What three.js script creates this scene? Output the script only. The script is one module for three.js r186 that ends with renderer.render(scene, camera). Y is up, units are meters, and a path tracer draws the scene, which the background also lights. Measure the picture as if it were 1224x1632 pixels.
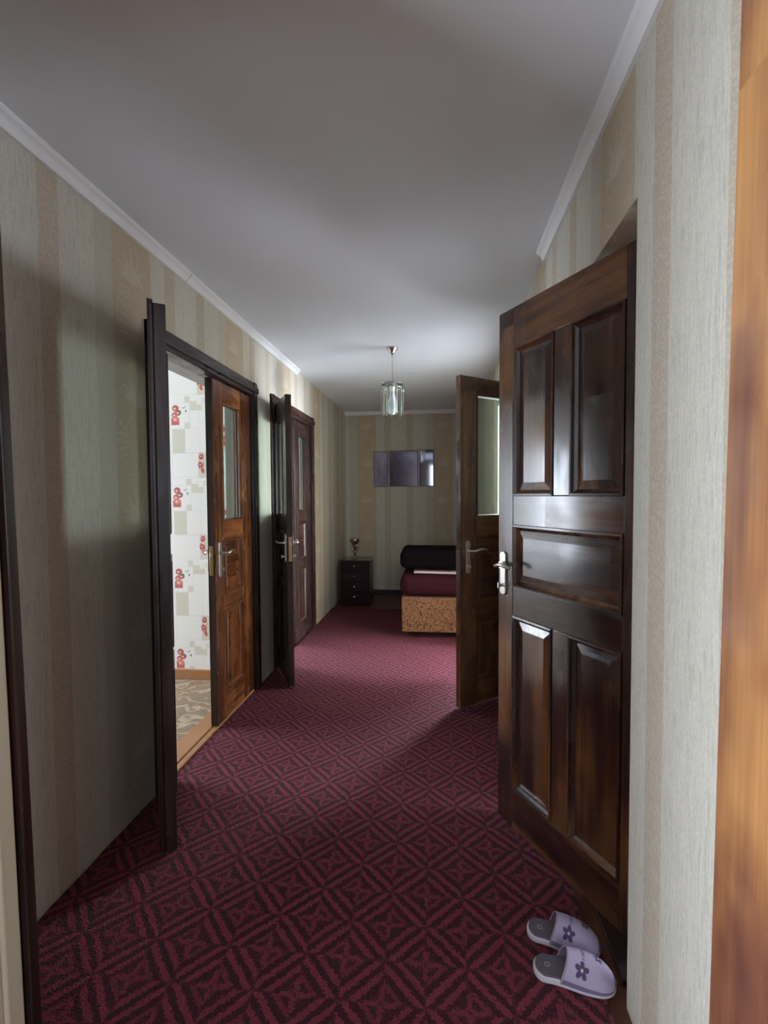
import * as THREE from 'three';
import { RectAreaLightUniformsLib } from 'three/addons/lights/RectAreaLightUniformsLib.js';
import { RoundedBoxGeometry } from 'three/addons/geometries/RoundedBoxGeometry.js';
import { mergeGeometries, mergeVertices } from 'three/addons/utils/BufferGeometryUtils.js';

// ------------------------------------------------------------------ camera
const scene = new THREE.Scene();
const camera = new THREE.PerspectiveCamera(2 * Math.atan(816 / 755) * 180 / Math.PI, 1224 / 1632, 0.02, 60);
{
  const yaw = 0.1165, pitch = -0.03694, roll = -0.00594;
  const cy = Math.cos(yaw), sy = Math.sin(yaw), cp = Math.cos(pitch), sp = Math.sin(pitch), cr = Math.cos(roll), sr = Math.sin(roll);
  const f = new THREE.Vector3(-sy * cp, sp, -cy * cp), r = new THREE.Vector3(cy, 0, -sy), u = new THREE.Vector3().crossVectors(r, f);
  const r2 = r.clone().multiplyScalar(cr).addScaledVector(u, sr), u2 = u.clone().multiplyScalar(cr).addScaledVector(r, -sr);
  camera.quaternion.setFromRotationMatrix(new THREE.Matrix4().makeBasis(r2, u2, f.clone().negate()));
  camera.position.set(0, 1.35, 0);
}
const renderer = new THREE.WebGLRenderer({ antialias: true });
renderer.toneMapping = THREE.LinearToneMapping;
renderer.toneMappingExposure = 1.5;
renderer.shadowMap.enabled = true;
RectAreaLightUniformsLib.init();

// ------------------------------------------------------------------ daylight: overcast sky and the windows it enters through
scene.background = new THREE.Color().setRGB(1.5, 1.7, 1.9);
const DAY = new THREE.Color().setRGB(0.87, 0.955, 1.1);
// [name, centre, width, height, direction the light travels, brightness]
const WINDOWS = [
  ['kitchen', [-4.2, 1.2, -2.55], 1.4, 1.5, [1, 0, 0], 11.5],
  ['left bedroom', [-4.2, 1.35, -4.75], 1.3, 1.5, [1, 0, 0], 22],
  ['right near room', [3.6, 1.35, -1.9], 1.1, 1.4, [-1, 0, 0], 10],
  ['right far room', [3.6, 1.45, -3.45], 1.0, 1.4, [-1, 0, 0], 70],
  ['entry side', [-2.0, 0.95, -0.15], 0.85, 1.4, [1, 0, 0], 22],
  ['entry back', [0.42, 1.55, 2.6], 1.5, 1.55, [0, 0, -1], 2.2],
  ['right far room end', [1.9, 1.4, -6.4], 1.7, 1.6, [0, 0, 1], 50],
];

// ------------------------------------------------------------------ helpers
const used = new Map();
function numbered(n) { const k = used.get(n) || 0; used.set(n, k + 1); return k ? `${n}_${String(k).padStart(3, '0')}` : n; }
function mesh(name, geo, mat, parent) {
  const m = new THREE.Mesh(geo, mat);
  m.name = numbered(name); m.castShadow = m.receiveShadow = true;
  (parent || scene).add(m); return m;
}
function tag(o, label, category, group) { o.userData.label = label; if (category) o.userData.category = category; if (group) o.userData.group = group; return o; }
function struct(o, label) { o.userData.kind = 'structure'; if (label) o.userData.label = label; return o; }
function thing(name, pos, turn = 0) { const g = new THREE.Group(); g.name = numbered(name); g.position.set(...pos); g.rotation.y = turn; scene.add(g); return g; }
let seed = 7;
function rnd() { seed = (seed * 1664525 + 1013904223) >>> 0; return seed / 4294967296; }
const hash = (x, y, s) => { let h = (x * 374761393 + y * 668265263 + s * 974634777) | 0; h = Math.imul(h ^ (h >>> 13), 1274126177); h ^= h >>> 16; return (h >>> 0) / 4294967296; };
function noise(x, y, s = 0, px = 0, py = 0) {
  const ix = Math.floor(x), iy = Math.floor(y), fx = x - ix, fy = y - iy, u = fx * fx * (3 - 2 * fx), v = fy * fy * (3 - 2 * fy);
  const w = (a, p) => (p ? ((a % p) + p) % p : a);
  const a = hash(w(ix, px), w(iy, py), s), b = hash(w(ix + 1, px), w(iy, py), s), c = hash(w(ix, px), w(iy + 1, py), s), d = hash(w(ix + 1, px), w(iy + 1, py), s);
  return a + (b - a) * u + (c - a) * v + (a - b - c + d) * u * v;
}
const fbm = (x, y, s, o = 4) => { let t = 0, a = 0.5, n = 0; for (let i = 0; i < o; i++) { t += a * noise(x, y, s + i); n += a; a *= 0.5; x *= 2; y *= 2; } return t / n; };
const clamp = (x, a = 0, b = 1) => Math.min(b, Math.max(a, x));
const sst = (a, b, x) => { const t = clamp((x - a) / (b - a)); return t * t * (3 - 2 * t); };
const mix3 = (a, b, t) => [a[0] + (b[0] - a[0]) * t, a[1] + (b[1] - a[1]) * t, a[2] + (b[2] - a[2]) * t];
function pixels(w, h, fn, srgb = true) {
  const d = new Uint8Array(w * h * 4);
  for (let y = 0; y < h; y++) for (let x = 0; x < w; x++) {
    const c = fn(x / w, y / h, x, y), k = (y * w + x) * 4;
    d[k] = clamp(c[0], 0, 255); d[k + 1] = clamp(c[1], 0, 255); d[k + 2] = clamp(c[2], 0, 255); d[k + 3] = 255;
  }
  const t = new THREE.DataTexture(d, w, h);
  t.wrapS = t.wrapT = THREE.RepeatWrapping; t.magFilter = THREE.LinearFilter; t.minFilter = THREE.LinearMipmapLinearFilter; t.generateMipmaps = true;
  if (srgb) t.colorSpace = THREE.SRGBColorSpace;
  t.needsUpdate = true; return t;
}
function canvas(w, h, draw) { const c = document.createElement('canvas'); c.width = w; c.height = h; const x = c.getContext('2d'); draw(x, w, h); return c; }
function ctex(c) { const t = new THREE.CanvasTexture(c); t.colorSpace = THREE.SRGBColorSpace; t.wrapS = t.wrapT = THREE.RepeatWrapping; t.magFilter = THREE.LinearFilter; return t; }
// uv in metres by the dominant axis of each face's normal; grain 'v' keeps v vertical, 'h' turns it
function metreUV(g, grain = 'v', ox = 0, oy = 0) {
  if (g.index) g = g.toNonIndexed();
  g.computeVertexNormals();
  const p = g.attributes.position, n = g.attributes.normal, uv = new Float32Array(p.count * 2);
  for (let t = 0; t < p.count; t += 3) {
    let nx = 0, ny = 0, nz = 0;
    for (let k = 0; k < 3; k++) { nx += Math.abs(n.getX(t + k)); ny += Math.abs(n.getY(t + k)); nz += Math.abs(n.getZ(t + k)); }
    for (let k = 0; k < 3; k++) {
      const i = t + k, x = p.getX(i), y = p.getY(i), z = p.getZ(i);
      let a, b;
      if (nx >= ny && nx >= nz) { a = z; b = y; } else if (ny >= nz) { a = z; b = x; } else { a = x; b = y; }
      if (grain === 'h') { const q = a; a = b; b = q; }
      uv[i * 2] = a + ox; uv[i * 2 + 1] = b + oy;
    }
  }
  g.setAttribute('uv', new THREE.BufferAttribute(uv, 2));
  return g;
}
function box(x0, x1, y0, y1, z0, z1, grain = 'v', bevel = 0) {
  const w = x1 - x0, h = y1 - y0, d = z1 - z0;
  const g = bevel ? new RoundedBoxGeometry(w, h, d, 2, Math.min(bevel, w / 2.01, h / 2.01, d / 2.01)) : new THREE.BoxGeometry(w, h, d);
  g.translate((x0 + x1) / 2, (y0 + y1) / 2, (z0 + z1) / 2);
  const nrm = g.attributes.normal.clone();
  const out = metreUV(g, grain, x0 * 3.7 + y0, y0 * 1.3 + z0);
  if (bevel && !g.index) out.setAttribute('normal', nrm);
  return out;
}
const std = (o) => new THREE.MeshStandardMaterial(o), phys = (o) => new THREE.MeshPhysicalMaterial(o);

// ------------------------------------------------------------------ materials
function woodMap(s, dark, mid, light, gold, soft = 0) {   // 1 m x 2 m of varnished wood, grain along v
  return pixels(512, 1024, (u, v) => {
    const X = u, Y = v * 2;
    const warp = (noise(X * 6, Y * 1.6, s, 6) - 0.5) * 0.06;
    const g = fbm((X + warp) * 46, Y * 1.3, s + 3, 3), fine = noise(X * 230, Y * 7, s + 9), blot = fbm(X * 4, Y * 2.2, s + 20, 4), streak = sst(0.62, 0.8, fbm(X * 18, Y * 0.9, s + 40, 3));
    const patch = fbm(X * 7 + warp * 8, Y * 3.1, s + 60, 4);
    let c = mix3(dark, mid, sst(0.28, 0.7, g * (0.55 - 0.5 * soft) + blot * 0.3 + patch * (0.2 + 0.4 * soft)));
    c = mix3(c, light, sst(0.48, 0.7, blot) * gold * (0.45 + 0.55 * (g * (1 - soft) + soft * patch)));
    c = mix3(c, dark, streak * 0.7 * (1 - soft));
    const k = 1 + (0.4 - 0.28 * soft) * (-0.5 + 0.6 * fine + 0.4 * noise(X * 90, Y * 3, s + 70));
    return [c[0] * k, c[1] * k, c[2] * k];
  });
}
const glossMap = pixels(512, 512, (u, v) => { const n = 90 + 165 * (0.5 * fbm(u * 40, v * 5, 301, 3) + 0.5 * sst(0.35, 0.7, fbm(u * 7, v * 5, 305, 3))); return [n, n, n]; }, false);
function woodMat(map, rough, coat = 0.5) {
  map.repeat.set(1, 0.5);
  return phys({ map, roughness: rough, clearcoat: coat, clearcoatRoughness: 0.26, bumpMap: map, bumpScale: 0.0009, roughnessMap: glossMap, clearcoatRoughnessMap: glossMap });
}
const M = {};
M.woodRed = woodMat(woodMap(1, [36, 20, 18], [80, 48, 32], [134, 88, 46], 0.9, 0.35), 0.36, 0.55);
M.woodBrown = woodMat(woodMap(51, [58, 36, 24], [92, 59, 36], [130, 86, 46], 0.75), 0.42, 0.35);
M.woodDark = woodMat(woodMap(101, [36, 22, 21], [62, 40, 34], [84, 54, 40], 0.4), 0.55, 0.15);
M.woodAmber = woodMat(woodMap(151, [76, 42, 24], [128, 76, 40], [172, 112, 56], 0.9), 0.4, 0.35);
M.woodOrange = woodMat(woodMap(201, [108, 66, 56], [168, 112, 66], [208, 154, 94], 0.9, 0.85), 0.38, 0.3);
M.ochre = std({ color: 0xa8784e, roughness: 0.5 });
M.plaster = std({ color: 0x9b9991, roughness: 0.9 });
{
  const b = pixels(256, 256, (u, v) => { const n = 120 + 70 * (noise(u * 128, v * 128, 5, 128, 128) - 0.5) + 40 * (noise(u * 32, v * 32, 6, 32, 32) - 0.5); return [n, n, n]; }, false);
  M.ceiling = std({ color: 0xe3e6ea, roughness: 0.95, bumpMap: b, bumpScale: 0.0008 });
}
M.cornice = std({ color: 0xe6e6e6, roughness: 0.7 });
M.cream = std({ color: 0xdcd3b8, roughness: 0.45 });
M.sill = std({ color: 0xd8d8d4, roughness: 0.5 });
M.pane = phys({ color: 0xffffff, roughness: 0.02, transmission: 1, thickness: 0, ior: 1.5 });
M.doorGlass = phys({ color: 0xf2fbf6, roughness: 0.03, transmission: 1, thickness: 0, ior: 1.5 });
M.chrome = std({ color: 0xd8d4d2, roughness: 0.22, metalness: 1 });
M.brass = std({ color: 0xc9a877, roughness: 0.32, metalness: 1 });
M.steel = std({ color: 0xcfcac4, roughness: 0.3, metalness: 1 });
M.black = std({ color: 0x0c0a0a, roughness: 0.6 });

// hall wallpaper: one metre of stripes with a band of pale leafy scrolls
const FL = canvas(1024, 1024, (x, w, h) => {
  x.fillStyle = '#000'; x.fillRect(0, 0, w, h);
  const leaf = (cx, cy, len, wid, a, al) => {
    for (const dy of [-h, 0, h]) {
      x.save(); x.translate(cx, cy + dy); x.rotate(a); x.globalAlpha = al; x.fillStyle = '#fff';
      x.beginPath(); x.moveTo(0, 0); x.bezierCurveTo(wid, -len * 0.3, wid * 0.8, -len * 0.75, 0, -len); x.bezierCurveTo(-wid * 0.6, -len * 0.7, -wid * 0.7, -len * 0.25, 0, 0); x.fill(); x.restore();
    }
  };
  const arc = (cx, cy, r, a0, a1, lw, al) => { for (const dy of [-h, 0, h]) { x.globalAlpha = al; x.strokeStyle = '#fff'; x.lineWidth = lw; x.lineCap = 'round'; x.beginPath(); x.arc(cx, cy + dy, r, a0, a1); x.stroke(); } };
  for (let b = 0; b < 2; b++) {
    const y0 = b * 512 + 60, m = b ? -1 : 1, cx = 128;
    for (let i = 0; i < 7; i++) { leaf(cx + m * 10, y0 + 210, 150 - Math.abs(i - 3) * 18, 22, (i - 3) * 0.42, 0.5); leaf(cx + m * 10, y0 + 205, 105 - Math.abs(i - 3) * 12, 10, (i - 3) * 0.42, 0.4); }
    for (let i = 0; i < 5; i++) leaf(cx - m * 52, y0 + 330 + i * 22, 80, 13, -m * (1.2 + i * 0.25), 0.5);
    for (let i = 0; i < 5; i++) leaf(cx + m * 30, y0 + 340 + i * 26, 76, 12, m * (1.0 + i * 0.3), 0.45);
    arc(cx + m * 18, y0 + 340, 90, Math.PI * 0.6, Math.PI * 1.5, 7, 0.5); arc(cx - m * 20, y0 + 440, 70, -0.6, 1.9, 6, 0.5);
    arc(cx + m * 60, y0 + 260, 26, 0, 5, 6, 0.45); arc(cx - m * 66, y0 + 170, 30, 1, 6, 6, 0.45); arc(cx - m * 40, y0 + 60, 20, 0, 4.6, 5, 0.4);
  }
}).getContext('2d').getImageData(0, 0, 1024, 1024).data;
const STRIPES = [[0.25, 2], [0.36, 0], [0.445, 1], [0.65, 0], [0.735, 1], [0.9, 0], [1.0, 3]];
const LIGHT = [205, 199, 185], TAN = [184, 170, 150], BAND = [186, 170, 146], SCROLL = [212, 202, 182];
const wallpaperMap = pixels(1024, 1024, (u, v, px, py) => {
  const k = STRIPES.find((s) => u < s[0])[1];
  const streak = noise(u * 340, v * 16, 11, 340, 16), fine = noise(u * 512, v * 200, 12, 512, 200), grey = sst(0.66, 0.9, noise(u * 420, v * 24, 14, 420, 24));
  let c;
  if (k === 0) { c = mix3(LIGHT, [168, 166, 152], 0.32 * streak + 0.45 * grey); }
  else if (k === 1) { const dg = noise(u * 120 - v * 18, v * 200 + u * 120, 15); c = mix3(TAN, [196, 188, 172], 0.55 * sst(0.45, 0.75, dg)); }
  else if (k === 3) { c = mix3([186, 178, 162], LIGHT, 0.3 * streak); }
  else { const wx = clamp(Math.round(px + 14 * (noise(u * 40, v * 40, 19, 40, 40) - 0.5)), 0, 1023), wy = (Math.round(py + 18 * (noise(u * 40, v * 40, 20, 40, 40) - 0.5)) + 1024) % 1024;
    const f = 0.75 * FL[((1023 - wy) * 1024 + wx) * 4] / 255, e = 0.65 + 0.7 * noise(u * 60, v * 60, 17, 60, 60); c = mix3(BAND, SCROLL, clamp(f * 0.95 * e)); c = mix3(c, TAN, 0.25 * sst(0.5, 0.7, fbm(u * 22, v * 22, 18, 3))); }
  const q = 0.955 + 0.09 * fine; return [c[0] * q, c[1] * q, c[2] * q];
});
function wallpaper(rep, off) { const t = wallpaperMap.clone(); t.repeat.set(rep, 1); t.offset.set(off, 0); t.needsUpdate = true; return std({ map: t, roughness: 0.82, bumpMap: t, bumpScale: 0.0004 }); }
M.paperLeft = wallpaper(1, -1.76); M.paperRight = wallpaper(-1, 1.54); M.paperBack = wallpaper(1 / 1.03, 1.11 / 1.03);

// kitchen wallpaper: white blocks, beige squares, red crockery motifs (0.6 m repeat)
M.paperKitchen = std({
  roughness: 0.75, map: ctex(canvas(512, 512, (x) => {
    x.fillStyle = '#eef0ea'; x.fillRect(0, 0, 512, 512);
    const R = (a, b, c, d, f) => { x.fillStyle = f; x.fillRect(a, b, c, d); };
    const beige = '#d5d4c2', pale = '#e2e3d8';
    R(10, 190, 84, 150, beige); R(190, 340, 40, 150, beige); R(230, 150, 36, 190, pale); R(266, 150, 90, 26, pale); R(266, 310, 90, 30, pale);
    R(94, 150, 34, 36, '#d9dacb'); R(96, 500, 34, 12, '#d9dacb'); R(96, 0, 34, 26, '#d9dacb'); R(130, 20, 80, 56, '#d9d9c8'); R(175, 10, 30, 30, '#f1f0e2'); R(206, 0, 70, 30, pale);
    R(300, 20, 90, 120, pale); R(400, 190, 84, 150, beige); R(370, 360, 50, 120, '#dfe0d3'); R(420, 60, 40, 90, pale);
    x.strokeStyle = '#dcdfd6'; x.lineWidth = 2; for (const [a, b, c, d] of [[0, 30, 128, 156], [94, 188, 96, 150], [10, 340, 180, 150], [190, 76, 80, 74], [276, 176, 90, 134], [356, 0, 130, 190]]) x.strokeRect(a, b, c, d);
    const tomato = (cx, cy, r, c) => { x.fillStyle = c; x.beginPath(); x.ellipse(cx, cy, r, r * 0.9, 0, 0, 7); x.fill(); x.fillStyle = 'rgba(255,235,225,.75)'; x.beginPath(); x.ellipse(cx - r * 0.2, cy + r * 0.1, r * 0.4, r * 0.3, 0, 0, 7); x.fill(); };
    const pic = (px, py) => {
      tomato(px + 16, py + 24, 22, '#b8665e'); tomato(px + 34, py + 52, 20, '#b06a60'); tomato(px + 10, py + 66, 20, '#c87468'); R(px - 12, py + 84, 52, 44, '#c2665e'); tomato(px + 16, py + 92, 21, '#d88a80');
      x.fillStyle = '#66756a'; x.beginPath(); x.ellipse(px + 44, py + 46, 10, 6, 0.6, 0, 7); x.fill();
      x.strokeStyle = '#7d857e'; x.lineWidth = 4; x.beginPath(); x.arc(px + 66, py + 10, 14, 0, 2.2); x.stroke(); x.fillStyle = '#565f5a'; x.beginPath(); x.moveTo(px + 78, py + 42); x.lineTo(px + 88, py + 34); x.lineTo(px + 88, py + 54); x.fill();
    };
    const strip = (px, py) => { R(px - 8, py - 12, 44, 160, '#d8d7c6'); x.fillStyle = '#bd6058'; x.beginPath(); x.ellipse(px + 12, py + 18, 15, 20, 0.2, 0, 7); x.ellipse(px + 6, py + 70, 16, 24, -0.2, 0, 7); x.ellipse(px + 18, py + 100, 10, 22, -0.4, 0, 7); x.fill(); x.fillStyle = 'rgba(255,225,215,.75)'; for (const [a, b] of [[10, 14], [4, 66], [14, 40], [8, 88]]) { x.beginPath(); x.ellipse(px + a, py + b, 6, 4, 0.5, 0, 7); x.fill(); } };
    pic(18, 36); strip(186, 346); pic(400, 380 - 20); strip(330, 180);
  }))
});
M.paperKitchen.map.repeat.set(1 / 0.597, 1 / 0.597); M.paperKitchen.map.offset.set(1.945 / 0.597, -(1.985 + 0.07) / 0.597 + 4);
M.paint = std({ color: 0xd9d8cf, roughness: 0.9 });
M.paintEntry = std({ color: 0x64574a, roughness: 0.9 });
M.paintBeige = std({ color: 0xcfc8b4, roughness: 0.9 });
// brown painted boards
M.boards = std({ roughness: 0.45, map: pixels(512, 512, (u, v) => { const e = Math.abs(((u * 8) % 1) - 0.5) > 0.485 ? 0.55 : 1, n = 0.85 + 0.3 * fbm(u * 64, v * 4, 31, 3); return [92 * n * e, 54 * n * e, 38 * n * e]; }) });
M.lino = std({ roughness: 0.5, map: pixels(512, 512, (u, v) => { const w = fbm(u * 6, v * 6, 33, 3), s = Math.sin((u * 4 + w * 2.4) * 9 + v * 14); const t = sst(0.55, 0.95, s) * 0.8; const n = 0.9 + 0.2 * fbm(u * 50, v * 50, 36, 2); const c = mix3([142, 122, 98], [190, 174, 148], t); return [c[0] * n, c[1] * n, c[2] * n]; }) });
// carpet: concentric bars in square cells, every other cell turned a quarter
const carpetCell = (a, b, odd) => {
  const A = Math.abs(a), B = Math.abs(b), d = Math.max(A, B), gap = Math.abs(A - B), inn = 1 - d;
  if (d < 0.4) return gap < 0.13 && d > 0.06 ? 0.85 : d > 0.27 ? 0.12 : 0.32;       // four-pointed star
  if (gap < 0.045) return 0.3;
  if ((A > B) !== odd) return inn < 0.21 ? 0 : inn < 0.42 ? 0.95 : 0.06;
  return inn < 0.21 ? 1 : inn < 0.43 ? 0.02 : 0.75;
};
M.carpet = std({
  roughness: 0.98, map: pixels(1024, 1024, (u, v) => {
    const U = u * 4 + (noise(u * 160, v * 160, 41, 160, 160) - 0.5) * 0.06, V = v * 4 + (noise(u * 160, v * 160, 42, 160, 160) - 0.5) * 0.06;
    const i = Math.floor(U), j = Math.floor(V), a = (U - i) * 2 - 1, b = (V - j) * 2 - 1;
    let t = carpetCell(a, b, ((i + j) & 1) === 1);
    const f = noise(u * 400, v * 400, 43, 400, 400), p = noise(u * 900, v * 900, 44);
    t = clamp(t + (f - 0.5) * 0.5);
    const c = mix3([56, 19, 30], [126, 46, 62], t), k = 0.78 + 0.44 * (0.5 * f + 0.5 * p);
    return [c[0] * k, c[1] * k, c[2] * k];
  })
});
M.carpet.bumpMap = pixels(512, 512, (u, v) => { const n = 255 * (0.5 * noise(u * 256, v * 256, 45, 256, 256) + 0.5 * noise(u * 128, v * 128, 46, 128, 128)); return [n, n, n]; }, false);
M.carpet.bumpScale = 0.004; M.carpet.sheen = 0;

// ------------------------------------------------------------------ setting
const H = 2.47, XL = -1.276, XLo = -1.476, XR = 0.49, XRo = 0.63, ZB = -6.4;
function wallShape(s0, s1, y0, y1, holes) {
  const sh = new THREE.Shape([[s0, y0], [s1, y0], [s1, y1], [s0, y1]].map((p) => new THREE.Vector2(...p)));
  for (const [a, b, c, d] of holes) sh.holes.push(new THREE.Path([[a, c], [a, d], [b, d], [b, c]].map((p) => new THREE.Vector2(...p))));
  return sh;
}
const slab = (sh, d) => new THREE.ExtrudeGeometry(sh, { depth: d, bevelEnabled: false });
// along z: s = -z ; solid between x0 and x1
function wallAlongZ(name, x0, x1, z0, z1, y1, holes, mats, label) {
  const m = mesh(name, slab(wallShape(-z1, -z0, -0.1, y1, holes), x1 - x0), mats);
  m.rotation.y = Math.PI / 2; m.position.x = x0; return struct(m, label);
}
function wallAlongX(name, z0, z1, x0, x1, y1, holes, mats, label) {
  const m = mesh(name, slab(wallShape(x0, x1, -0.1, y1, holes), z1 - z0), mats);
  m.position.z = z0; return struct(m, label);
}
struct(mesh('ceiling', box(-4.4, 3.8, H, H + 0.12, -6.6, 2.8), M.ceiling), 'plain white painted ceiling over the whole hallway');
{
  const g = box(-4.4, 3.8, -0.14, -0.012, -6.6, 2.8, 'v');
  struct(mesh('floor', g, M.boards), 'brown painted board floor showing beyond the end of the red carpet');
}
const L1 = [2.01, 3.155], L2 = [3.55, 4.665], R1 = [1.27, 2.13], R2 = [3.4, 4.1];
wallAlongZ('wall_left', XLo, XL, ZB, -0.72, H, [[L1[0], L1[1], -0.05, 2.04], [L2[0], L2[1], -0.05, 2.04]], [M.paperLeft, M.plaster], 'left hallway wall in striped grey beige wallpaper with two doorways');
wallAlongZ('wall_right', XR, XRo, ZB, -0.72, H, [[R1[0], R1[1], -0.05, 2.085], [R2[0], R2[1], -0.05, 2.085]], [M.paperRight, M.paperRight], 'right hallway wall in striped grey beige wallpaper with two doorways');
wallAlongX('wall_front', -0.87, -0.72, -4.4, 3.8, H, [[-1.02, 0.62, -0.05, 2.38]], [M.paintEntry, M.paintEntry], 'wall with the doorway the picture is taken through');
const WH = (k) => { const [, c, w, h] = WINDOWS[k]; return k >= 5 ? [c[0] - w / 2, c[0] + w / 2, c[1] - h / 2, c[1] + h / 2] : [-c[2] - w / 2, -c[2] + w / 2, c[1] - h / 2, c[1] + h / 2]; };
wallAlongX('wall_back', ZB - 0.2, ZB, -4.4, 3.8, H, [WH(6)], [M.paperBack, M.paperBack], 'end wall of the hallway in pale wallpaper behind the mirrors');
wallAlongZ('wall_outer_left', -4.4, -4.2, -6.4, -0.72, H, [WH(0), WH(1)], [M.paintBeige, M.paint], 'outer wall of the rooms on the left');
wallAlongZ('wall_outer_right', 3.6, 3.8, -6.4, -0.72, H, [WH(2), WH(3)], [M.paintBeige, M.paint], 'outer wall of the rooms on the right');
wallAlongX('wall_kitchen', -3.37, -3.27, -4.2, XLo, H, [], [M.paperKitchen, M.paint], 'kitchen wall with white blocks and red crockery wallpaper');
wallAlongX('wall_between_right', -2.85, -2.75, XRo, 3.6, H, [], [M.paintBeige, M.paint], 'partition between the two rooms on the right');
wallAlongZ('wall_entry_left', -2.2, -2.0, -0.72, 2.8, H, [WH(4)], [M.paintEntry, M.paint], 'left wall of the entry room');
wallAlongZ('wall_entry_right', 1.6, 1.8, -0.72, 2.8, H, [], [M.paintEntry, M.paint], 'right wall of the entry room');
wallAlongX('wall_entry_back', 2.6, 2.8, -2.0, 1.6, H, [WH(5)], [M.paintEntry, M.paint], 'back wall of the entry room');
struct(mesh('floor_kitchen', box(-4.2, -1.41, -0.012, -0.002, -3.27, -0.87), M.lino), 'beige patterned linoleum floor of the kitchen beyond the near left doorway');

{
  const pale = std({ color: 0xbfc1c4, roughness: 0.6 });
  struct(mesh('floor_bedroom', box(XRo, 3.6, -0.012, -0.003, -6.4, -2.85), pale), 'pale floor of the far right room');
  struct(mesh('floor_bedroom', box(-4.2, XLo, -0.012, -0.003, -6.4, -3.37), pale), 'pale floor of the far left room');
}
// windows: frame, bars and pane, with the daylight entering just inside
WINDOWS.forEach(([room, c, w, h, d, power], k) => {
  const g = thing('window_' + (k + 1), c, Math.atan2(d[0], d[2]));
  struct(g, 'white framed window of the ' + room + ' room');
  const f = 0.05, z0 = -0.13, z1 = -0.07;
  mesh('window_frame', mergeGeometries([box(-w / 2, w / 2, -h / 2, -h / 2 + f, z0, z1), box(-w / 2, w / 2, h / 2 - f, h / 2, z0, z1), box(-w / 2, -w / 2 + f, -h / 2 + f, h / 2 - f, z0, z1), box(w / 2 - f, w / 2, -h / 2 + f, h / 2 - f, z0, z1), box(-0.025, 0.025, -h / 2 + f, h / 2 - f, z0, z1)]), M.sill, g);
  for (const s of [-1, 1]) mesh('pane', box(s < 0 ? -w / 2 + f : 0.025, s < 0 ? -0.025 : w / 2 - f, -h / 2 + f, h / 2 - f, -0.103, -0.099), M.pane, g);
  const l = new THREE.RectAreaLight(DAY, power, w - 0.1, h - 0.1);
  l.position.set(0, 0, -0.05); l.rotation.y = Math.PI; l.castShadow = true; g.add(l); l.name = 'window_daylight';
});

// cornices
function corniceProfile() { const s = new THREE.Shape(); s.moveTo(0, 0); s.lineTo(0.012, 0); s.lineTo(0.016, 0.007); s.quadraticCurveTo(0.022, 0.024, 0.036, 0.030); s.lineTo(0.042, 0.036); s.lineTo(0.042, 0.044); s.lineTo(0, 0.044); return s; }
function cornice(name, len, pos, ry, label) { const m = mesh(name, new THREE.ExtrudeGeometry(corniceProfile(), { depth: len, bevelEnabled: false }), M.cornice); m.position.set(...pos); m.rotation.y = ry; return struct(m, label); }
cornice('trim_1', 1.42, [XL, H - 0.044, -2.295], 0, 'near length of white moulded cornice along the left wall');
cornice('trim_2', 1.88, [XL, H - 0.0445, -4.18], 0, 'far length of white moulded cornice along the left wall ending abruptly');
cornice('trim_3', 1.44, [XR, H - 0.044, -0.87], Math.PI, 'white moulded cornice along the right wall above the nearest door');
cornice('trim_4', 1.7, [XL, H - 0.044, ZB], Math.PI / 2, 'white cornice along the end wall behind the hanging lamp');
{ // trim_4 runs along x: profile out from the end wall
  const m = scene.getObjectByName('trim_4'); m.rotation.y = -Math.PI / 2; m.position.set(XR, H - 0.044, ZB);
  m.rotation.set(0, 0, 0); m.geometry = new THREE.ExtrudeGeometry(corniceProfile(), { depth: XR - XL, bevelEnabled: false }); m.geometry.applyMatrix4(new THREE.Matrix4().makeBasis(new THREE.Vector3(0, 0, 1), new THREE.Vector3(0, 1, 0), new THREE.Vector3(-1, 0, 0)));
}
struct(mesh('baseboard_back', box(XL, XR, -0.012, 0.05, ZB, ZB + 0.02, 'h', 0.004), M.woodDark), 'low dark brown baseboard along the end wall');
struct(mesh('baseboard_kitchen', box(-4.2, XLo, -0.002, 0.07, -3.27, -3.25, 'h', 0.004), M.ochre), 'ochre baseboard at the foot of the kitchen wall');

// door casings of the two left doorways
function casing(k, s0, s1, label) {          // s0, s1: clear opening; outer edge 0.09 further
  const g = thing('trim_' + k, [0, 0, 0]); struct(g, label);
  const top = 2.025, w = 0.095;
  const leg = (a, b, n) => { mesh(n, mergeGeometries([box(XL, XL + 0.016, -0.005, top + w, -b, -a, 'v', 0.003), box(XL + 0.014, XL + 0.026, -0.005, top + w, -(a + (b - a) * 0.62), -(a + (b - a) * 0.22), 'v', 0.003)]), M.woodDark, g); };
  leg(s0 - w, s0 - 0.002, 'casing_leg'); leg(s1 + 0.002, s1 + w, 'casing_leg');
  mesh('casing_head', mergeGeometries([box(XL, XL + 0.017, top, top + w, -s1 - w, -s0 + w, 'h', 0.003), box(XL + 0.014, XL + 0.027, top + w * 0.3, top + w * 0.7, -s1 - w, -s0 + w, 'h', 0.003), box(XL + 0.014, XL + 0.022, top + 0.004, top + 0.014, -s1, -s0, 'h', 0.002)]), M.woodDark, g);
  mesh('jamb_lining', mergeGeometries([box(XL - 0.07, XL, top, 2.04, -s1, -s0, 'h'), box(XL - 0.07, XL, -0.005, top, -s0, -s0 + 0.04), box(XL - 0.07, XL, -0.005, top, -s1 - 0.04, -s1)]), M.woodDark, g);
  return g;
}
casing(5, 2.05, 3.115, 'dark stained casing round the near left doorway');
casing(6, 3.59, 4.625, 'dark stained casing round the far left doorway');
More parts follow.
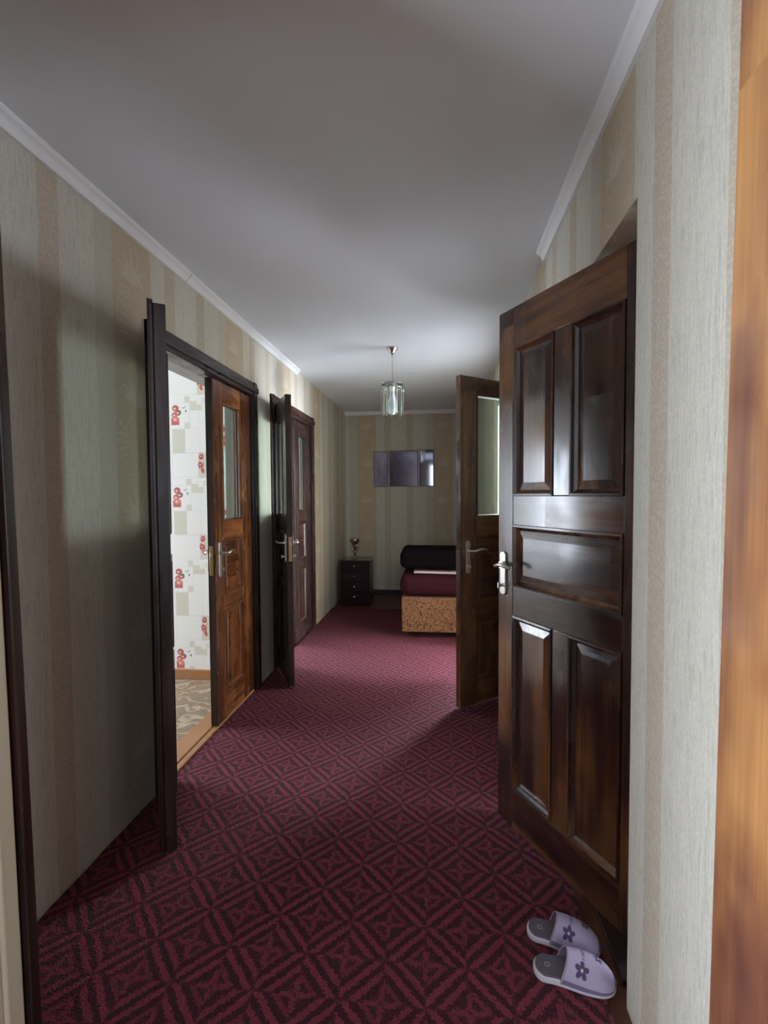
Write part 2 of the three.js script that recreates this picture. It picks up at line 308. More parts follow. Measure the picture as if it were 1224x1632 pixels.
{
  const g = thing('trim_7', [0, 0, 0]); struct(g, 'ochre threshold of the near left doorway and dark one of the far');
  mesh('threshold_board', box(-1.415, XL - 0.035, -0.012, 0.012, -3.11, -2.05, 'h', 0.004), M.ochre, g);
  mesh('threshold_lip', box(XL - 0.03, XL + 0.002, -0.012, 0.008, -3.11, -2.05, 'h', 0.004), M.ochre, g);
  mesh('threshold_board', box(-1.415, XL - 0.03, -0.012, 0.008, -4.62, -3.59, 'h', 0.004), M.woodDark, g);
}
{
  const g = thing('trim_10', [0, 0, 0]); struct(g, 'dark frame inside the doorway of the five panel door');
  for (const [z0, z1] of [[-1.325, -1.272], [-2.128, -2.09]]) mesh('frame_post', box(0.555, 0.628, -0.011, 2.083, z0, z1, 'v', 0.002), M.woodDark, g);
  mesh('frame_head', box(0.625, 0.628, 2.045, 2.083, -2.09, -1.325, 'h', 0.001), M.woodDark, g);
  mesh('frame_sill', box(0.5, 0.628, -0.0115, 0.008, -2.09, -1.325, 'h', 0.002), M.woodDark, g);
}
// doorway in front of the camera
{
  const g = thing('trim_8', [-0.862, 0, -0.88]); g.rotation.z = 0.02; struct(g, 'left side of the nearest doorway, cream jamb with dark brown casing');
  mesh('casing_leg', box(-0.11, 0.004, -0.01, 2.385, -0.02, 0.004, 'v', 0.004), M.woodDark, g);
  mesh('jamb', mergeGeometries([box(-0.1, -0.006, -0.01, 2.385, 0.01, 0.05, 'v', 0.006), box(-0.1, -0.014, -0.01, 2.385, 0.05, 0.16, 'v', 0.004), box(-0.1, -0.002, -0.01, 2.385, 0.16, 0.3, 'v', 0.008)]), M.cream, g);
  const j = thing('trim_9', [XR - 0.006, 0, -0.898]); j.rotation.x = 0.019; struct(j, 'right jamb of the nearest doorway in blotchy orange varnished wood');
  mesh('jamb_board', box(0, 0.12, 0.0, 2.385, 0, 0.34, 'v', 0.006), M.woodOrange, j);
}

// ------------------------------------------------------------------ carpet
{
  const x0 = XL + 0.004, x1 = 0.445, z0 = -5.52, z1 = -0.55, sh = new THREE.Shape();
  // slightly uneven left edge where it meets the wall
  sh.moveTo(x1, -z1); for (let i = 0; i <= 20; i++) sh.lineTo(x1 + 0.004 * Math.sin(i * 1.7), -z1 + (z1 - z0) * i / 20);
  for (let i = 60; i >= 0; i--) sh.lineTo(x0 + (i > 6 && i < 9 ? 0.006 : 0) + 0.003 * Math.sin(i * 2.3), -z1 + (z1 - z0) * i / 60);
  const g = new THREE.ExtrudeGeometry(sh, { depth: 0.012, bevelEnabled: false });
  g.rotateX(-Math.PI / 2); g.translate(0, -0.012, 0);
  const p = g.attributes.position, uv = g.attributes.uv, sc = 0.1658, th = -0.7727, c = Math.cos(th), s = Math.sin(th);
  for (let k = 0; k < p.count; k++) { const X = (p.getX(k) + 0.405) / sc, D = (-p.getZ(k) - 2.249) / sc; const i = X * c + D * s, j = X * s - D * c; uv.setXY(k, i / 4, j / 4); }
  tag(mesh('carpet', g, M.carpet), 'long dark red hallway carpet woven with black and crimson diamond lattice', 'carpet');
}

// ------------------------------------------------------------------ doors
// raised panel filling a hole, both faces, with a sloped moulding round it
function frustum(x0, x1, y0, y1, inset, za, zb) {
  const a = [[x0, y0], [x1, y0], [x1, y1], [x0, y1]], b = [[x0 + inset, y0 + inset], [x1 - inset, y0 + inset], [x1 - inset, y1 - inset], [x0 + inset, y1 - inset]], v = [];
  const tri = (...q) => q.forEach((p) => v.push(...p));
  const both = (sg) => {
    const A = a.map((p) => [...p, sg * za]), B = b.map((p) => [...p, sg * zb]);
    for (let k = 0; k < 4; k++) { const n = (k + 1) % 4; sg > 0 ? tri(A[k], A[n], B[n], A[k], B[n], B[k]) : tri(A[k], B[n], A[n], A[k], B[k], B[n]); }
    sg > 0 ? tri(B[0], B[1], B[2], B[0], B[2], B[3]) : tri(B[0], B[2], B[1], B[0], B[3], B[2]);
  };
  both(1); both(-1);
  const g = new THREE.BufferGeometry(); g.setAttribute('position', new THREE.Float32BufferAttribute(v, 3)); g.computeVertexNormals(); return g;
}
function ring(x0, x1, y0, y1, wd, zo, zi) {     // sloped moulding: outer edge at zo, inner edge at zi, both faces
  const v = [], prof = [[0, zo - 0.002], [0, zo + 0.004], [wd * 0.35, zo + 0.005], [wd * 0.6, (zo + zi) / 2 + 0.002], [wd, zi]];
  const loop = (o, z) => [[x0 + o, y0 + o, z], [x1 - o, y0 + o, z], [x1 - o, y1 - o, z], [x0 + o, y1 - o, z]];
  for (const sg of [1, -1]) for (let q = 0; q < prof.length - 1; q++) {
    const A = loop(prof[q][0], sg * prof[q][1]), B = loop(prof[q + 1][0], sg * prof[q + 1][1]);
    for (let k = 0; k < 4; k++) { const n = (k + 1) % 4; const t = sg > 0 ? [A[k], A[n], B[n], A[k], B[n], B[k]] : [A[k], B[n], A[n], A[k], B[k], B[n]]; t.forEach((p) => v.push(...p)); }
  }
  const g = new THREE.BufferGeometry(); g.setAttribute('position', new THREE.Float32BufferAttribute(v, 3)); g.computeVertexNormals(); return g;
}
const T = 0.042;
function handle(parent, x, y, side, mat, arm, plateH = 0.2) {      // side +1/-1: which face; arm: lever reach along x (signed)
  const z = side * T / 2, sh = new THREE.Shape(), w = 0.016, r = plateH / 2;
  sh.moveTo(-w, -r + w); sh.quadraticCurveTo(-w, -r, 0, -r); sh.quadraticCurveTo(w, -r, w, -r + w); sh.lineTo(w * 0.9, 0); sh.lineTo(w, r - w); sh.quadraticCurveTo(w, r, 0, r); sh.quadraticCurveTo(-w, r, -w, r - w); sh.lineTo(-w * 0.9, 0);
  const g = new THREE.ExtrudeGeometry(sh, { depth: 0.005, bevelEnabled: true, bevelSize: 0.003, bevelThickness: 0.003, bevelSegments: 2 });
  if (side < 0) g.rotateY(Math.PI); g.translate(x, y, z);
  const plate = mesh('handle_plate', g, mat, parent);
  const yl = y + plateH * 0.2, zo = z + side * 0.05;
  const neck = new THREE.CatmullRomCurve3([[x, yl, z], [x, yl, z + side * 0.035], [x + arm * 0.12, yl, zo], [x + arm * 0.5, yl + 0.008, zo + side * 0.004], [x + arm * 0.85, yl + 0.006, zo], [x + arm, yl + 0.001, zo - side * 0.003]].map((p) => new THREE.Vector3(...p)));
  const rose = new THREE.CylinderGeometry(0.013, 0.015, 0.012, 20).rotateX(Math.PI / 2).translate(x, yl, z + side * 0.012);
  mesh('lever', mergeGeometries([new THREE.TubeGeometry(neck, 28, 0.0075, 10).toNonIndexed(), new THREE.SphereGeometry(0.0076, 10, 8).translate(x + arm, yl + 0.001, zo - side * 0.003).toNonIndexed(), rose.toNonIndexed()].map((q) => { q.deleteAttribute('uv'); return q; })), mat, plate);
  const turn = new THREE.CylinderGeometry(0.006, 0.008, 0.022, 14).rotateX(Math.PI / 2).translate(x, y - plateH * 0.28, z + side * 0.014);
  mesh('lock_knob', mergeGeometries([turn.toNonIndexed(), new THREE.BoxGeometry(0.006, 0.022, 0.008).translate(x, y - plateH * 0.28, z + side * 0.026).toNonIndexed()].map((q) => { q.deleteAttribute('uv'); return q; })), mat, plate);
  return plate;
}
// leaf: local x from hinge (0) to free edge (w)
function doorLeaf(n, pos, dir, spec, label, mat) {
  const g = thing('door_' + n, pos, Math.atan2(-dir[1], dir[0])); struct(g, label);
  const t = T / 2;
  for (const [a, b, c, d] of spec.stiles) mesh('stile', box(a, b, c, d, -t, t, 'v', 0.003), mat, g);
  for (const [a, b, c, d] of spec.rails) mesh('rail', box(a, b, c, d, -t + 0.0006, t - 0.0006, 'h', 0.002), mat, g);
  for (const [a, b, c, d, grain] of spec.panels) {
    const wd = 0.022;
    mesh('panel', metreUV(frustum(a + wd - 0.002, b - wd + 0.002, c + wd - 0.002, d - wd + 0.002, 0.03, 0.007, 0.013), grain || 'v', a * 5 + n, c), mat, g);
    mesh('panel_moulding', metreUV(ring(a, b, c, d, wd, t, 0.007), d - c > b - a ? 'v' : 'h', n, c * 3), mat, g);
  }
  for (const [a, b, c, d] of spec.glass || []) {
    mesh('glass_pane', box(a - 0.004, b + 0.004, c - 0.004, d + 0.004, -0.002, 0.002), M.doorGlass, g);
    mesh('glazing_bead', metreUV(ring(a, b, c, d, 0.01, t, 0.004), 'v'), mat, g);
  }
  for (const y of [0.32, 1.72]) mesh('hinge', mergeGeometries([new THREE.CylinderGeometry(0.008, 0.008, 0.1, 12).translate(-0.006, y, spec.hingeSide * (t + 0.004)), new THREE.SphereGeometry(0.008, 10, 8).translate(-0.006, y + 0.052, spec.hingeSide * (t + 0.004)), new THREE.SphereGeometry(0.008, 10, 8).translate(-0.006, y - 0.052, spec.hingeSide * (t + 0.004))]), M.brass, g);
  return g;
}
const bottom = 0.012;
const paneLeaf = (w, hs, top) => ({
  hingeSide: 1,
  stiles: [[0, hs, bottom, top], [w - 0.12, w, bottom, top]],
  rails: [[hs, w - 0.12, 1.9, top], [hs, w - 0.12, 1.09, 1.2], [hs, w - 0.12, 0.66, 0.75], [hs, w - 0.12, bottom, 0.165]],
  panels: [[hs, w - 0.12, 0.75, 1.09, 'h'], [hs, w - 0.12, 0.165, 0.66]],
  glass: [[hs, w - 0.12, 1.2, 1.9]],
});
function addLock(g, w, y, mat, side, plates = true) {          // faceplate on the free edge, handle plates on both faces
  mesh('lock_faceplate', box(w - 0.001, w + 0.003, y - 0.085, y + 0.085, -0.011, 0.011, 'v', 0.0015), mat, g);
  mesh('latch_bolt', box(w, w + 0.011, y + 0.025, y + 0.045, -0.006, 0.006, 'v', 0.002), M.steel, g);
  if (plates) { handle(g, w - 0.055, y, 1, M.steel, -0.1); handle(g, w - 0.055, y, -1, M.steel, -0.1); }
}
// near left doorway: leaf swung open towards the camera, and closed leaf
{
  const h = [-1.262, 0, -2.06], f = [-1.005, -1.632], L = Math.hypot(f[0] - h[0], f[1] - h[2]);
  const g = doorLeaf(1, h, [(f[0] - h[0]) / L, (f[1] - h[2]) / L], paneLeaf(0.5, 0.1, 2.045), 'dark glazed door leaf of the near left doorway swung open and seen edge on', M.woodDark);
  mesh('meeting_strip', mergeGeometries([box(0.475, 0.515, 0.02, 2.052, 0.021, 0.034, 'v', 0.003), box(0.484, 0.506, 0.02, 2.056, 0.033, 0.04, 'v', 0.002)]), M.woodDark, g);
  mesh('strike_plate', box(0.4995, 0.502, 0.96, 1.13, -0.012, 0.012, 'v', 0.001), M.woodDark, g);
}
{
  const g = doorLeaf(2, [XL - 0.022, 0, -3.112], [0, 1], paneLeaf(0.54, 0.16, 2.02), 'amber brown glazed door leaf standing shut in the near left doorway', M.woodAmber);
  mesh('edge_strip', box(0.536, 0.541, 0.012, 2.02, -0.0214, 0.0214, 'v', 0.001), M.woodDark, g);
  addLock(g, 0.541, 0.975, M.brass);
}
// far left doorway
{
  const h = [-1.262, 0, -3.6], f = [-1.03, -3.175], L = Math.hypot(f[0] - h[0], f[1] - h[2]);
  const g = doorLeaf(3, h, [(f[0] - h[0]) / L, (f[1] - h[2]) / L], paneLeaf(0.49, 0.09, 2.04), 'dark glazed door leaf of the far left doorway swung open, brass lock on its edge', M.woodDark);
  addLock(g, 0.49, 0.975, M.brass);
}
doorLeaf(4, [XL - 0.022, 0, -4.622], [0, 1], paneLeaf(0.53, 0.185, 2.02), 'dark brown glazed door leaf standing shut in the far left doorway', M.woodDark);
// nearest right door: five raised panels
{
  const dx = 0.317, dz = 0.537, l = Math.hypot(dx, dz), w = 0.69, top = 2.07;
  const hx = 0.24 + dx / l * w, hz = -1.98 + dz / l * w;
  const g = doorLeaf(5, [hx + 0.019, 0, hz - 0.011], [-dx / l, -dz / l], {
    hingeSide: -1,
    stiles: [[0, 0.1, bottom, top], [0.6, w, bottom, top], [0.31, 0.387, 1.342, 1.915], [0.31, 0.387, 0.165, 0.87]],
    rails: [[0.1, 0.6, 1.915, top], [0.1, 0.6, 1.228, 1.342], [0.1, 0.6, 0.87, 0.985], [0.1, 0.6, bottom, 0.165]],
    panels: [[0.1, 0.31, 1.342, 1.915], [0.387, 0.6, 1.342, 1.915], [0.1, 0.6, 0.985, 1.228, 'h'], [0.1, 0.31, 0.165, 0.87], [0.387, 0.6, 0.165, 0.87]],
  }, 'glossy dark brown five panel wooden door standing ajar on the right above the slippers', M.woodRed);
  handle(g, w - 0.036, 1.03, -1, M.chrome, -0.085, 0.17); handle(g, w - 0.036, 1.03, 1, M.chrome, -0.085, 0.17);
}
// second right door: glazed, wide open
{
  const dx = 0.268, dz = -0.215, l = Math.hypot(dx, dz), w = 0.69, top = 2.075;
  const hx = 0.103 + dx / l * w, hz = -2.96 + dz / l * w;
  const g = doorLeaf(6, [hx + 0.012, 0, hz - 0.016 + 0.02], [-dx / l, -dz / l], {
    hingeSide: 1,
    stiles: [[0, 0.135, bottom, top], [w - 0.135, w, bottom, top]],
    rails: [[0.135, w - 0.135, 1.965, top], [0.135, w - 0.135, 1.08, 1.21], [0.135, w - 0.135, 0.556, 0.66], [0.135, w - 0.135, bottom, 0.168]],
    panels: [[0.135, w - 0.135, 0.66, 1.08, 'h'], [0.135, w - 0.135, 0.168, 0.556]],
    glass: [[0.135, w - 0.135, 1.21, 1.965]],
  }, 'brown glazed door on the right standing open behind the five panel door', M.woodBrown);
  handle(g, w - 0.058, 0.958, 1, M.chrome, -0.12); handle(g, w - 0.058, 0.958, -1, M.chrome, -0.12);
}

// ------------------------------------------------------------------ hanging lamp
{
  const g = thing('pendant_lamp', [-0.357, H, -3.65]); tag(g, 'small hanging lamp of clear glass tubes round a frosted bulb', 'lamp');
  const lathe = (pts, n = 32) => new THREE.LatheGeometry(pts.map((p) => new THREE.Vector2(...p)), n);
  mesh('canopy', lathe([[0, 0], [0.044, 0], [0.044, -0.008], [0.03, -0.022], [0.022, -0.036], [0.01, -0.046], [0, -0.048]]), M.chrome, g);
  mesh('rod', lathe([[0, -0.045], [0.005, -0.045], [0.005, -0.06], [0.0022, -0.064], [0.0022, -0.26], [0.007, -0.263], [0.007, -0.275], [0, -0.276]], 12), M.brass, g);
  mesh('top_disc', lathe([[0, -0.268], [0.084, -0.272], [0.086, -0.276], [0.084, -0.279], [0, -0.281]]), std({ color: 0x9a9a96, roughness: 0.3, metalness: 0.9 }), g);
  mesh('bulb_holder', lathe([[0, -0.28], [0.02, -0.28], [0.022, -0.3], [0.018, -0.33], [0, -0.331]]), std({ color: 0xdedcd4, roughness: 0.5 }), g);
  mesh('bulb', lathe([[0, -0.325], [0.016, -0.33], [0.019, -0.36], [0.03, -0.4], [0.04, -0.445], [0.04, -0.465], [0.03, -0.492], [0.014, -0.506], [0, -0.508]]), phys({ color: 0xccd5d2, roughness: 0.5, transmission: 0.25, thickness: 0 }), g);
  const ringG = new THREE.TorusGeometry(0.079, 0.0025, 8, 48).rotateX(Math.PI / 2);
  mesh('tube_ring', ringG.translate(0, -0.305, 0), M.chrome, g);
  const tube = new THREE.CylinderGeometry(0.0075, 0.0075, 0.215, 14), tm = phys({ color: 0xedf6f2, roughness: 0.08, transmission: 1, thickness: 0.01, ior: 1.48 });
  const pin = new THREE.SphereGeometry(0.005, 10, 8);
  for (let i = 0; i < 13; i++) {
    const a = i / 13 * Math.PI * 2 + 0.1, x = Math.cos(a) * 0.079, z = Math.sin(a) * 0.079;
    const t = mesh('glass_tube', tube, tm, g); t.position.set(x, -0.4 - (i % 2) * 0.012, z);
    const q = mesh('pin', pin, M.chrome, t); q.position.set(Math.cos(a) * 0.009, 0.075, Math.sin(a) * 0.009);
  }
}

// ------------------------------------------------------------------ mirrors on the end wall
{
  const etch = (kind) => ctex(canvas(256, 384, (x, w, h) => {
    x.fillStyle = '#918b9a'; x.fillRect(0, 0, w, h); x.filter = 'blur(9px)';
    for (let i = 0; i < 40; i++) { x.globalAlpha = 0.16; x.fillStyle = rnd() < 0.5 ? '#736a7e' : '#a6a2ae'; x.beginPath(); x.ellipse(rnd() * w, rnd() * h, 20 + rnd() * 50, 14 + rnd() * 40, rnd() * 3, 0, 7); x.fill(); }
    x.filter = 'blur(4px)'; x.globalAlpha = 0.3; x.fillStyle = '#c4c0ca';
    if (kind === 0) { x.beginPath(); x.ellipse(165, 95, 28, 30, 0, 0, 7); x.ellipse(160, 190, 40, 75, 0.1, 0, 7); x.ellipse(150, 290, 22, 50, 0.1, 0, 7); x.fill(); x.globalAlpha = 0.22; x.fillRect(90, 330, 110, 8); }
    if (kind === 1) { x.beginPath(); x.ellipse(85, 85, 16, 12, 0.4, 0, 7); x.ellipse(45, 250, 12, 70, 0.25, 0, 7); x.fill(); x.globalAlpha = 0.18; x.fillRect(20, 290, 220, 10); }
  }));
  const specs = [[-0.882, -0.69, 1.455, 1.93, 'narrow left wall mirror etched with a faint pale figure', 0, 0.2], [-0.668, -0.286, 1.457, 1.937, 'wide square middle wall mirror with faint etched shapes', 1, 0.13], [-0.261, -0.077, 1.459, 1.943, 'narrow right wall mirror reflecting a bright window', 2, 0.05]];
  for (const [a, b, c, d, label, kind, rough] of specs) {
    const g = thing('wall_mirror', [(a + b) / 2, c, ZB]); tag(g, label, 'mirror');
    const w = b - a, h = d - c;
    mesh('backing', box(-w / 2, w / 2, 0, h, 0.001, 0.012, 'v', 0.002), M.black, g);
    mesh('mirror_glass', (() => { const q = new THREE.BoxGeometry(w - 0.012, h - 0.012, 0.005); q.translate(0, h / 2, 0.0155); return q; })(), std({ map: kind < 2 ? etch(kind) : null, color: kind < 2 ? 0xffffff : 0x9ea0ac, roughness: rough, metalness: 1 }), g);
    mesh('bevel_edge', mergeGeometries([[-w / 2, -w / 2 + 0.007, 0, h], [w / 2 - 0.007, w / 2, 0, h], [-w / 2, w / 2, 0, 0.007], [-w / 2, w / 2, h - 0.007, h]].map((q) => box(...q, 0.011, 0.017, 'v', 0.002))), M.black, g);
  }
}

// ------------------------------------------------------------------ chest of drawers with figurine
{
  const g = thing('chest_of_drawers', [-1.035, 0, -5.9], 0.02); tag(g, 'small dark brown chest of four drawers in the far left corner', 'chest');
  const lac = phys({ color: 0x2a1115, roughness: 0.4, specularIntensity: 0.5, clearcoat: 0.2, clearcoatRoughness: 0.15 });
  const w = 0.36, d = 0.36, h = 0.545;
  mesh('carcass', mergeGeometries([box(-w / 2, -w / 2 + 0.016, 0, h - 0.018, -d / 2, d / 2 - 0.004, 'v', 0.002), box(w / 2 - 0.016, w / 2, 0, h - 0.018, -d / 2, d / 2 - 0.004, 'v', 0.002), box(-w / 2 + 0.016, w / 2 - 0.016, 0.004, h - 0.018, -d / 2, -d / 2 + 0.01), box(-w / 2 + 0.016, w / 2 - 0.016, 0.02, 0.03, -d / 2 + 0.01, d / 2 - 0.02)]), lac, g);
  mesh('top', box(-w / 2 - 0.008, w / 2 + 0.008, h - 0.018, h, -d / 2, d / 2 + 0.012, 'h', 0.004), phys({ color: 0x3a1c1e, roughness: 0.25, clearcoat: 0.7, clearcoatRoughness: 0.1 }), g);
  mesh('plinth', box(-w / 2 + 0.016, w / 2 - 0.016, 0, 0.02, d / 2 - 0.03, d / 2 - 0.02), lac, g);
  for (let k = 0; k < 4; k++) {
    const y0 = 0.024 + k * 0.1255, dr = mesh('drawer', box(-w / 2 + 0.018, w / 2 - 0.018, y0, y0 + 0.121, d / 2 - 0.02, d / 2, 'h', 0.003), lac, g);
    mesh('knob', new THREE.LatheGeometry([[0, 0], [0.006, 0], [0.005, 0.008], [0.012, 0.014], [0.013, 0.02], [0.008, 0.025], [0, 0.026]].map((p) => new THREE.Vector2(...p)), 16).rotateX(Math.PI / 2).translate(-0.01, y0 + 0.068, d / 2), M.chrome, dr);
  }
  const f = thing('figurine', [-1.053, h, -5.83]); f.scale.set(1.2, 1.08, 1.2); tag(f, 'slender silvery brown figurine with looped upper part on the small chest', 'figurine');
  const bronze = std({ color: 0xa89a90, roughness: 0.25, metalness: 0.85 }), dk = std({ color: 0x3b2c2a, roughness: 0.35, metalness: 0.4 });
  mesh('base', new THREE.LatheGeometry([[0, 0], [0.028, 0], [0.028, 0.006], [0.016, 0.014], [0.012, 0.03], [0.014, 0.06], [0.02, 0.09], [0.012, 0.1], [0, 0.1]].map((p) => new THREE.Vector2(...p)), 24), bronze, f);
  mesh('loop', new THREE.TorusGeometry(0.034, 0.011, 12, 36).scale(0.85, 1.15, 1).translate(0, 0.135, 0), bronze, f);
  mesh('inner_figure', new THREE.LatheGeometry([[0, 0.09], [0.012, 0.1], [0.016, 0.13], [0.008, 0.15], [0, 0.155]].map((p) => new THREE.Vector2(...p)), 18), dk, f);
  mesh('crown', new THREE.LatheGeometry([[0, 0.165], [0.02, 0.166], [0.042, 0.185], [0.05, 0.21], [0.05, 0.232], [0.046, 0.232], [0.044, 0.21], [0.03, 0.19], [0, 0.186]].map((p) => new THREE.Vector2(...p)), 28), bronze, f);
  mesh('dark_ball', new THREE.SphereGeometry(0.026, 20, 16).translate(0, 0.214, 0), dk, f);
}

// ------------------------------------------------------------------ bed
function soft(w, h, d, r, seg, s, amp) {     // pillowy box with gentle lumps
  const g0 = new RoundedBoxGeometry(w, h, d, seg, r), g = mergeVertices(g0.toNonIndexed ? (() => { const q = g0.index ? g0.toNonIndexed() : g0; q.deleteAttribute('normal'); q.deleteAttribute('uv'); return q; })() : g0, 1e-5), p = g.attributes.position;
  for (let i = 0; i < p.count; i++) { const x = p.getX(i), y = p.getY(i), z = p.getZ(i); const n = noise(x * 7 + z * 5, y * 9 + z * 6, s) - 0.5, m = noise(x * 19, z * 19 + y * 11, s + 2) - 0.5; const k = 1 + amp * n + amp * 0.4 * m; p.setXYZ(i, x * (1 + amp * 0.2 * n), y * k, z * (1 + amp * 0.2 * m)); }
  g.computeVertexNormals(); return metreSoft(g);
}
function metreSoft(g) { const p = g.attributes.position, uv = new Float32Array(p.count * 2); for (let i = 0; i < p.count; i++) { uv[i * 2] = p.getX(i); uv[i * 2 + 1] = p.getY(i) + p.getZ(i); } g.setAttribute('uv', new THREE.BufferAttribute(uv, 2)); return g; }
{
  const damask = std({
    roughness: 0.9, map: pixels(512, 512, (u, v) => {
      const n = fbm(u * 24, v * 24, 61, 3), m = fbm(u * 40 + 5, v * 40, 65, 2), s = Math.sin(u * 50 + n * 9) * Math.sin(v * 50 + m * 9);
      const t = sst(0.1, 0.35, s + (n - 0.5) * 1.4); return mix3([136, 94, 60], [70, 45, 31], t * 0.9);
    })
  });
  damask.map.repeat.set(2.2, 2.2);
  const g = thing('bed', [0.066, 0, -5.38]); tag(g, 'single bed base upholstered in orange brown patterned cloth by the end wall', 'bed');
  mesh('base', box(-0.42, 0.42, 0.06, 0.385, -0.98, 0.98, 'v', 0.008), damask, g);
  for (const [sx, sz] of [[-1, 1], [1, 1], [-1, -1], [1, -1]]) mesh('leg', new THREE.CylinderGeometry(0.025, 0.018, 0.075, 14).translate(sx * 0.34, 0.0385, sz * 0.88), M.woodDark, g);
  const cloth = phys({ roughness: 0.95, color: 0x37161f, specularIntensity: 0.2 });
  const mt = mesh('mattress', soft(0.86, 0.2, 1.96, 0.085, 6, 71, 0.07), cloth); mt.position.set(0.056, 0.4905, -5.38); tag(mt, 'thick mattress under a dark maroon cover on the patterned bed base', 'mattress');
  const sh = mesh('folded_sheet', soft(0.72, 0.022, 0.42, 0.01, 3, 75, 0.3), std({ color: 0xb9a3a6, roughness: 0.9 })); sh.position.set(0.11, 0.606, -4.68); sh.rotation.z = -0.012; tag(sh, 'pinkish white folded sheet between the mattress and the dark pillow', 'sheet');
  const pl = mesh('pillow', soft(0.84, 0.19, 0.5, 0.062, 7, 83, 0.2), phys({ color: 0x0d090b, roughness: 0.95, specularIntensity: 0.15 })); pl.position.set(0.04, 0.728, -4.72); tag(pl, 'long black pillow lying across the near end of the bed', 'pillow');
}

// ------------------------------------------------------------------ slippers
function makeSlipper(name, heel, toe, label, mirror, seedless) {
  const dx = toe[0] - heel[0], dz = toe[1] - heel[1], len = Math.hypot(dx, dz);
  const g = thing(name, [heel[0], 0, heel[1]], Math.atan2(-dz, dx)); tag(g, label, 'slipper', undefined);
  const W = (x) => { const t = clamp(x / len); const e = Math.sqrt(Math.max(0, 1 - Math.pow(Math.max(0, (0.14 - t) / 0.14), 2))) * Math.sqrt(Math.max(0, 1 - Math.pow(Math.max(0, (t - 0.76) / 0.24), 2))); return e * (0.034 + 0.012 * sst(0.2, 0.7, t)); };
  const outline = (k) => { const s = new THREE.Shape(), n = 40; for (let i = 0; i <= n; i++) { const x = len * (0.5 - 0.5 * Math.cos(Math.PI * i / n)); const q = [len / 2 + (x - len / 2) * k, W(x) * k]; i ? s.lineTo(...q) : s.moveTo(...q); } for (let i = n - 1; i > 0; i--) { const x = len * (0.5 - 0.5 * Math.cos(Math.PI * i / n)); s.lineTo(len / 2 + (x - len / 2) * k, -W(x) * k); } return s; };
  const ext = (k, y0, y1, b) => { const q = new THREE.ExtrudeGeometry(outline(k), { depth: y1 - y0 - 2 * b, bevelEnabled: b > 0, bevelSize: b, bevelThickness: b, bevelSegments: 3, bevelOffset: -b }); q.rotateX(-Math.PI / 2); q.translate(0, y0 + b, 0); return q; };
  mesh('sole', ext(1, 0.0, 0.02, 0.005), M.sole, g);
  const ins = mesh('insole', ext(0.955, 0.019, 0.0245, 0.002), M.insole, g);
  mesh('insole_badge', new THREE.TorusGeometry(0.0062, 0.0014, 8, 24).rotateX(Math.PI / 2).scale(1, 0.6, 1).translate(0.038, 0.0246, 0), M.soleTrim, ins);
  // closed-toe upper: rings from the opening to the toe
  const shell = (off) => {
    const nU = 28, nV = 28, v = [], uv = [], idx = [];
    for (let i = 0; i <= nU; i++) for (let j = 0; j <= nV; j++) {
      const t = i / nU, a = Math.PI * j / nV, lift = Math.sin(a);
      const xo = len * (0.32 + 0.1 * lift), x = xo + (len * 1.006 - xo) * t;
      const xs = Math.min(x, len * 0.999), w = W(xs) * 1.03 - off, hh = (0.066 - 0.012 * t - 0.030 * t * t) * Math.sqrt(Math.max(0, 1 - Math.pow(t, 6))) * 1.0 - off;
      v.push(x - off * (t > 0.9 ? 1 : 0), 0.012 + Math.max(0, hh) * Math.pow(lift, 0.8), Math.cos(a) * Math.max(0.001, w)); uv.push(t, j / nV);
      if (i < nU && j < nV) { const k = i * (nV + 1) + j, n = k + nV + 1; idx.push(k, k + 1, n, k + 1, n + 1, n); }
    }
    const q = new THREE.BufferGeometry(); q.setAttribute('position', new THREE.Float32BufferAttribute(v, 3)); q.setAttribute('uv', new THREE.Float32BufferAttribute(uv, 2)); q.setIndex(idx); q.computeVertexNormals(); return q;
  };
  const up = mesh('upper', shell(0), M.upper, g);
  mesh('lining', shell(0.003), M.lining, up);
  const rim = []; for (let j = 0; j <= 24; j++) { const a = Math.PI * j / 24, lift = Math.sin(a), x = len * (0.32 + 0.1 * lift); rim.push(new THREE.Vector3(x, 0.012 + 0.0645 * Math.pow(lift, 0.8), Math.cos(a) * (W(x) * 1.03 - 0.0015))); }
  mesh('rim', new THREE.TubeGeometry(new THREE.CatmullRomCurve3(rim), 48, 0.0028, 8), M.soleTrim, up);
  return g;
}
M.sole = std({ color: 0xd9d3dc, roughness: 0.8 });
M.soleTrim = std({ color: 0xa893a6, roughness: 0.85 });
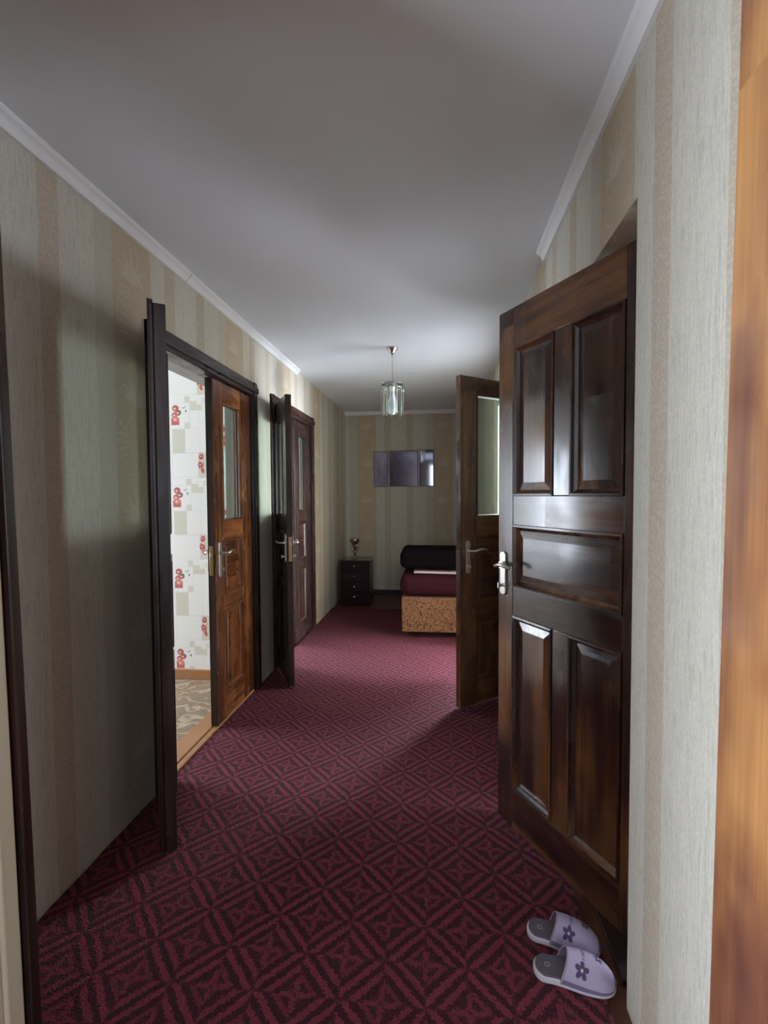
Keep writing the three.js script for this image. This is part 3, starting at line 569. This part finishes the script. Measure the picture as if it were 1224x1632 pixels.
M.insole = std({ color: 0x706873, roughness: 0.95, map: pixels(128, 128, (u, v) => { const n = 215 + 40 * noise(u * 128, v * 128, 91, 128, 128); return [n, n, n]; }) });
M.insole.map.repeat.set(12, 12);
M.lining = std({ color: 0xb99db0, roughness: 0.95, side: THREE.DoubleSide });
M.upper = std({
  roughness: 0.92, side: THREE.DoubleSide, map: ctex(canvas(512, 512, (x) => {
    x.fillStyle = '#b9acc6'; x.fillRect(0, 0, 512, 512);
    for (let i = 0; i < 5000; i++) { x.fillStyle = rnd() < 0.5 ? 'rgba(160,148,176,.25)' : 'rgba(205,194,214,.25)'; x.fillRect(rnd() * 512, rnd() * 512, 3, 2); }
    const flower = (cx, cy, r) => { for (let k = 0; k < 5; k++) { const a = k * 1.2566 - 0.3; x.fillStyle = '#5c4a72'; x.beginPath(); x.ellipse(cx + Math.cos(a) * r * 0.62, cy + Math.sin(a) * r * 0.62, r * 0.46, r * 0.33, a, 0, 7); x.fill(); } x.fillStyle = '#d6cfae'; x.beginPath(); x.arc(cx, cy, r * 0.2, 0, 7); x.fill(); };
    flower(150, 385, 66); flower(330, 205, 46);
    x.strokeStyle = '#4a4358'; x.lineWidth = 9; x.lineCap = 'round';
    for (const [a, b, c, d] of [[150, 262, 178, 268], [152, 232, 178, 240], [176, 226, 160, 250], [150, 205, 176, 205], [162, 190, 162, 212], [152, 292, 170, 300]]) { x.beginPath(); x.moveTo(a, b); x.lineTo(c, d); x.stroke(); }
    x.fillStyle = '#6d6386'; x.fillRect(478, 0, 34, 512); x.fillStyle = '#7c7290'; x.fillRect(0, 488, 512, 24); x.fillRect(0, 0, 512, 20);
  }))
});
makeSlipper('slipper', [0.262, -1.335], [0.478, -1.312], 'front lilac house slipper with a purple flower, nearest the doorway');
makeSlipper('slipper', [0.266, -1.455], [0.470, -1.412], 'rear lilac house slipper half behind the other, against the brown door');

for (const o of [scene]) o.traverse((q) => { if (q.isMesh) { q.castShadow = true; q.receiveShadow = true; } });
renderer.render(scene, camera);
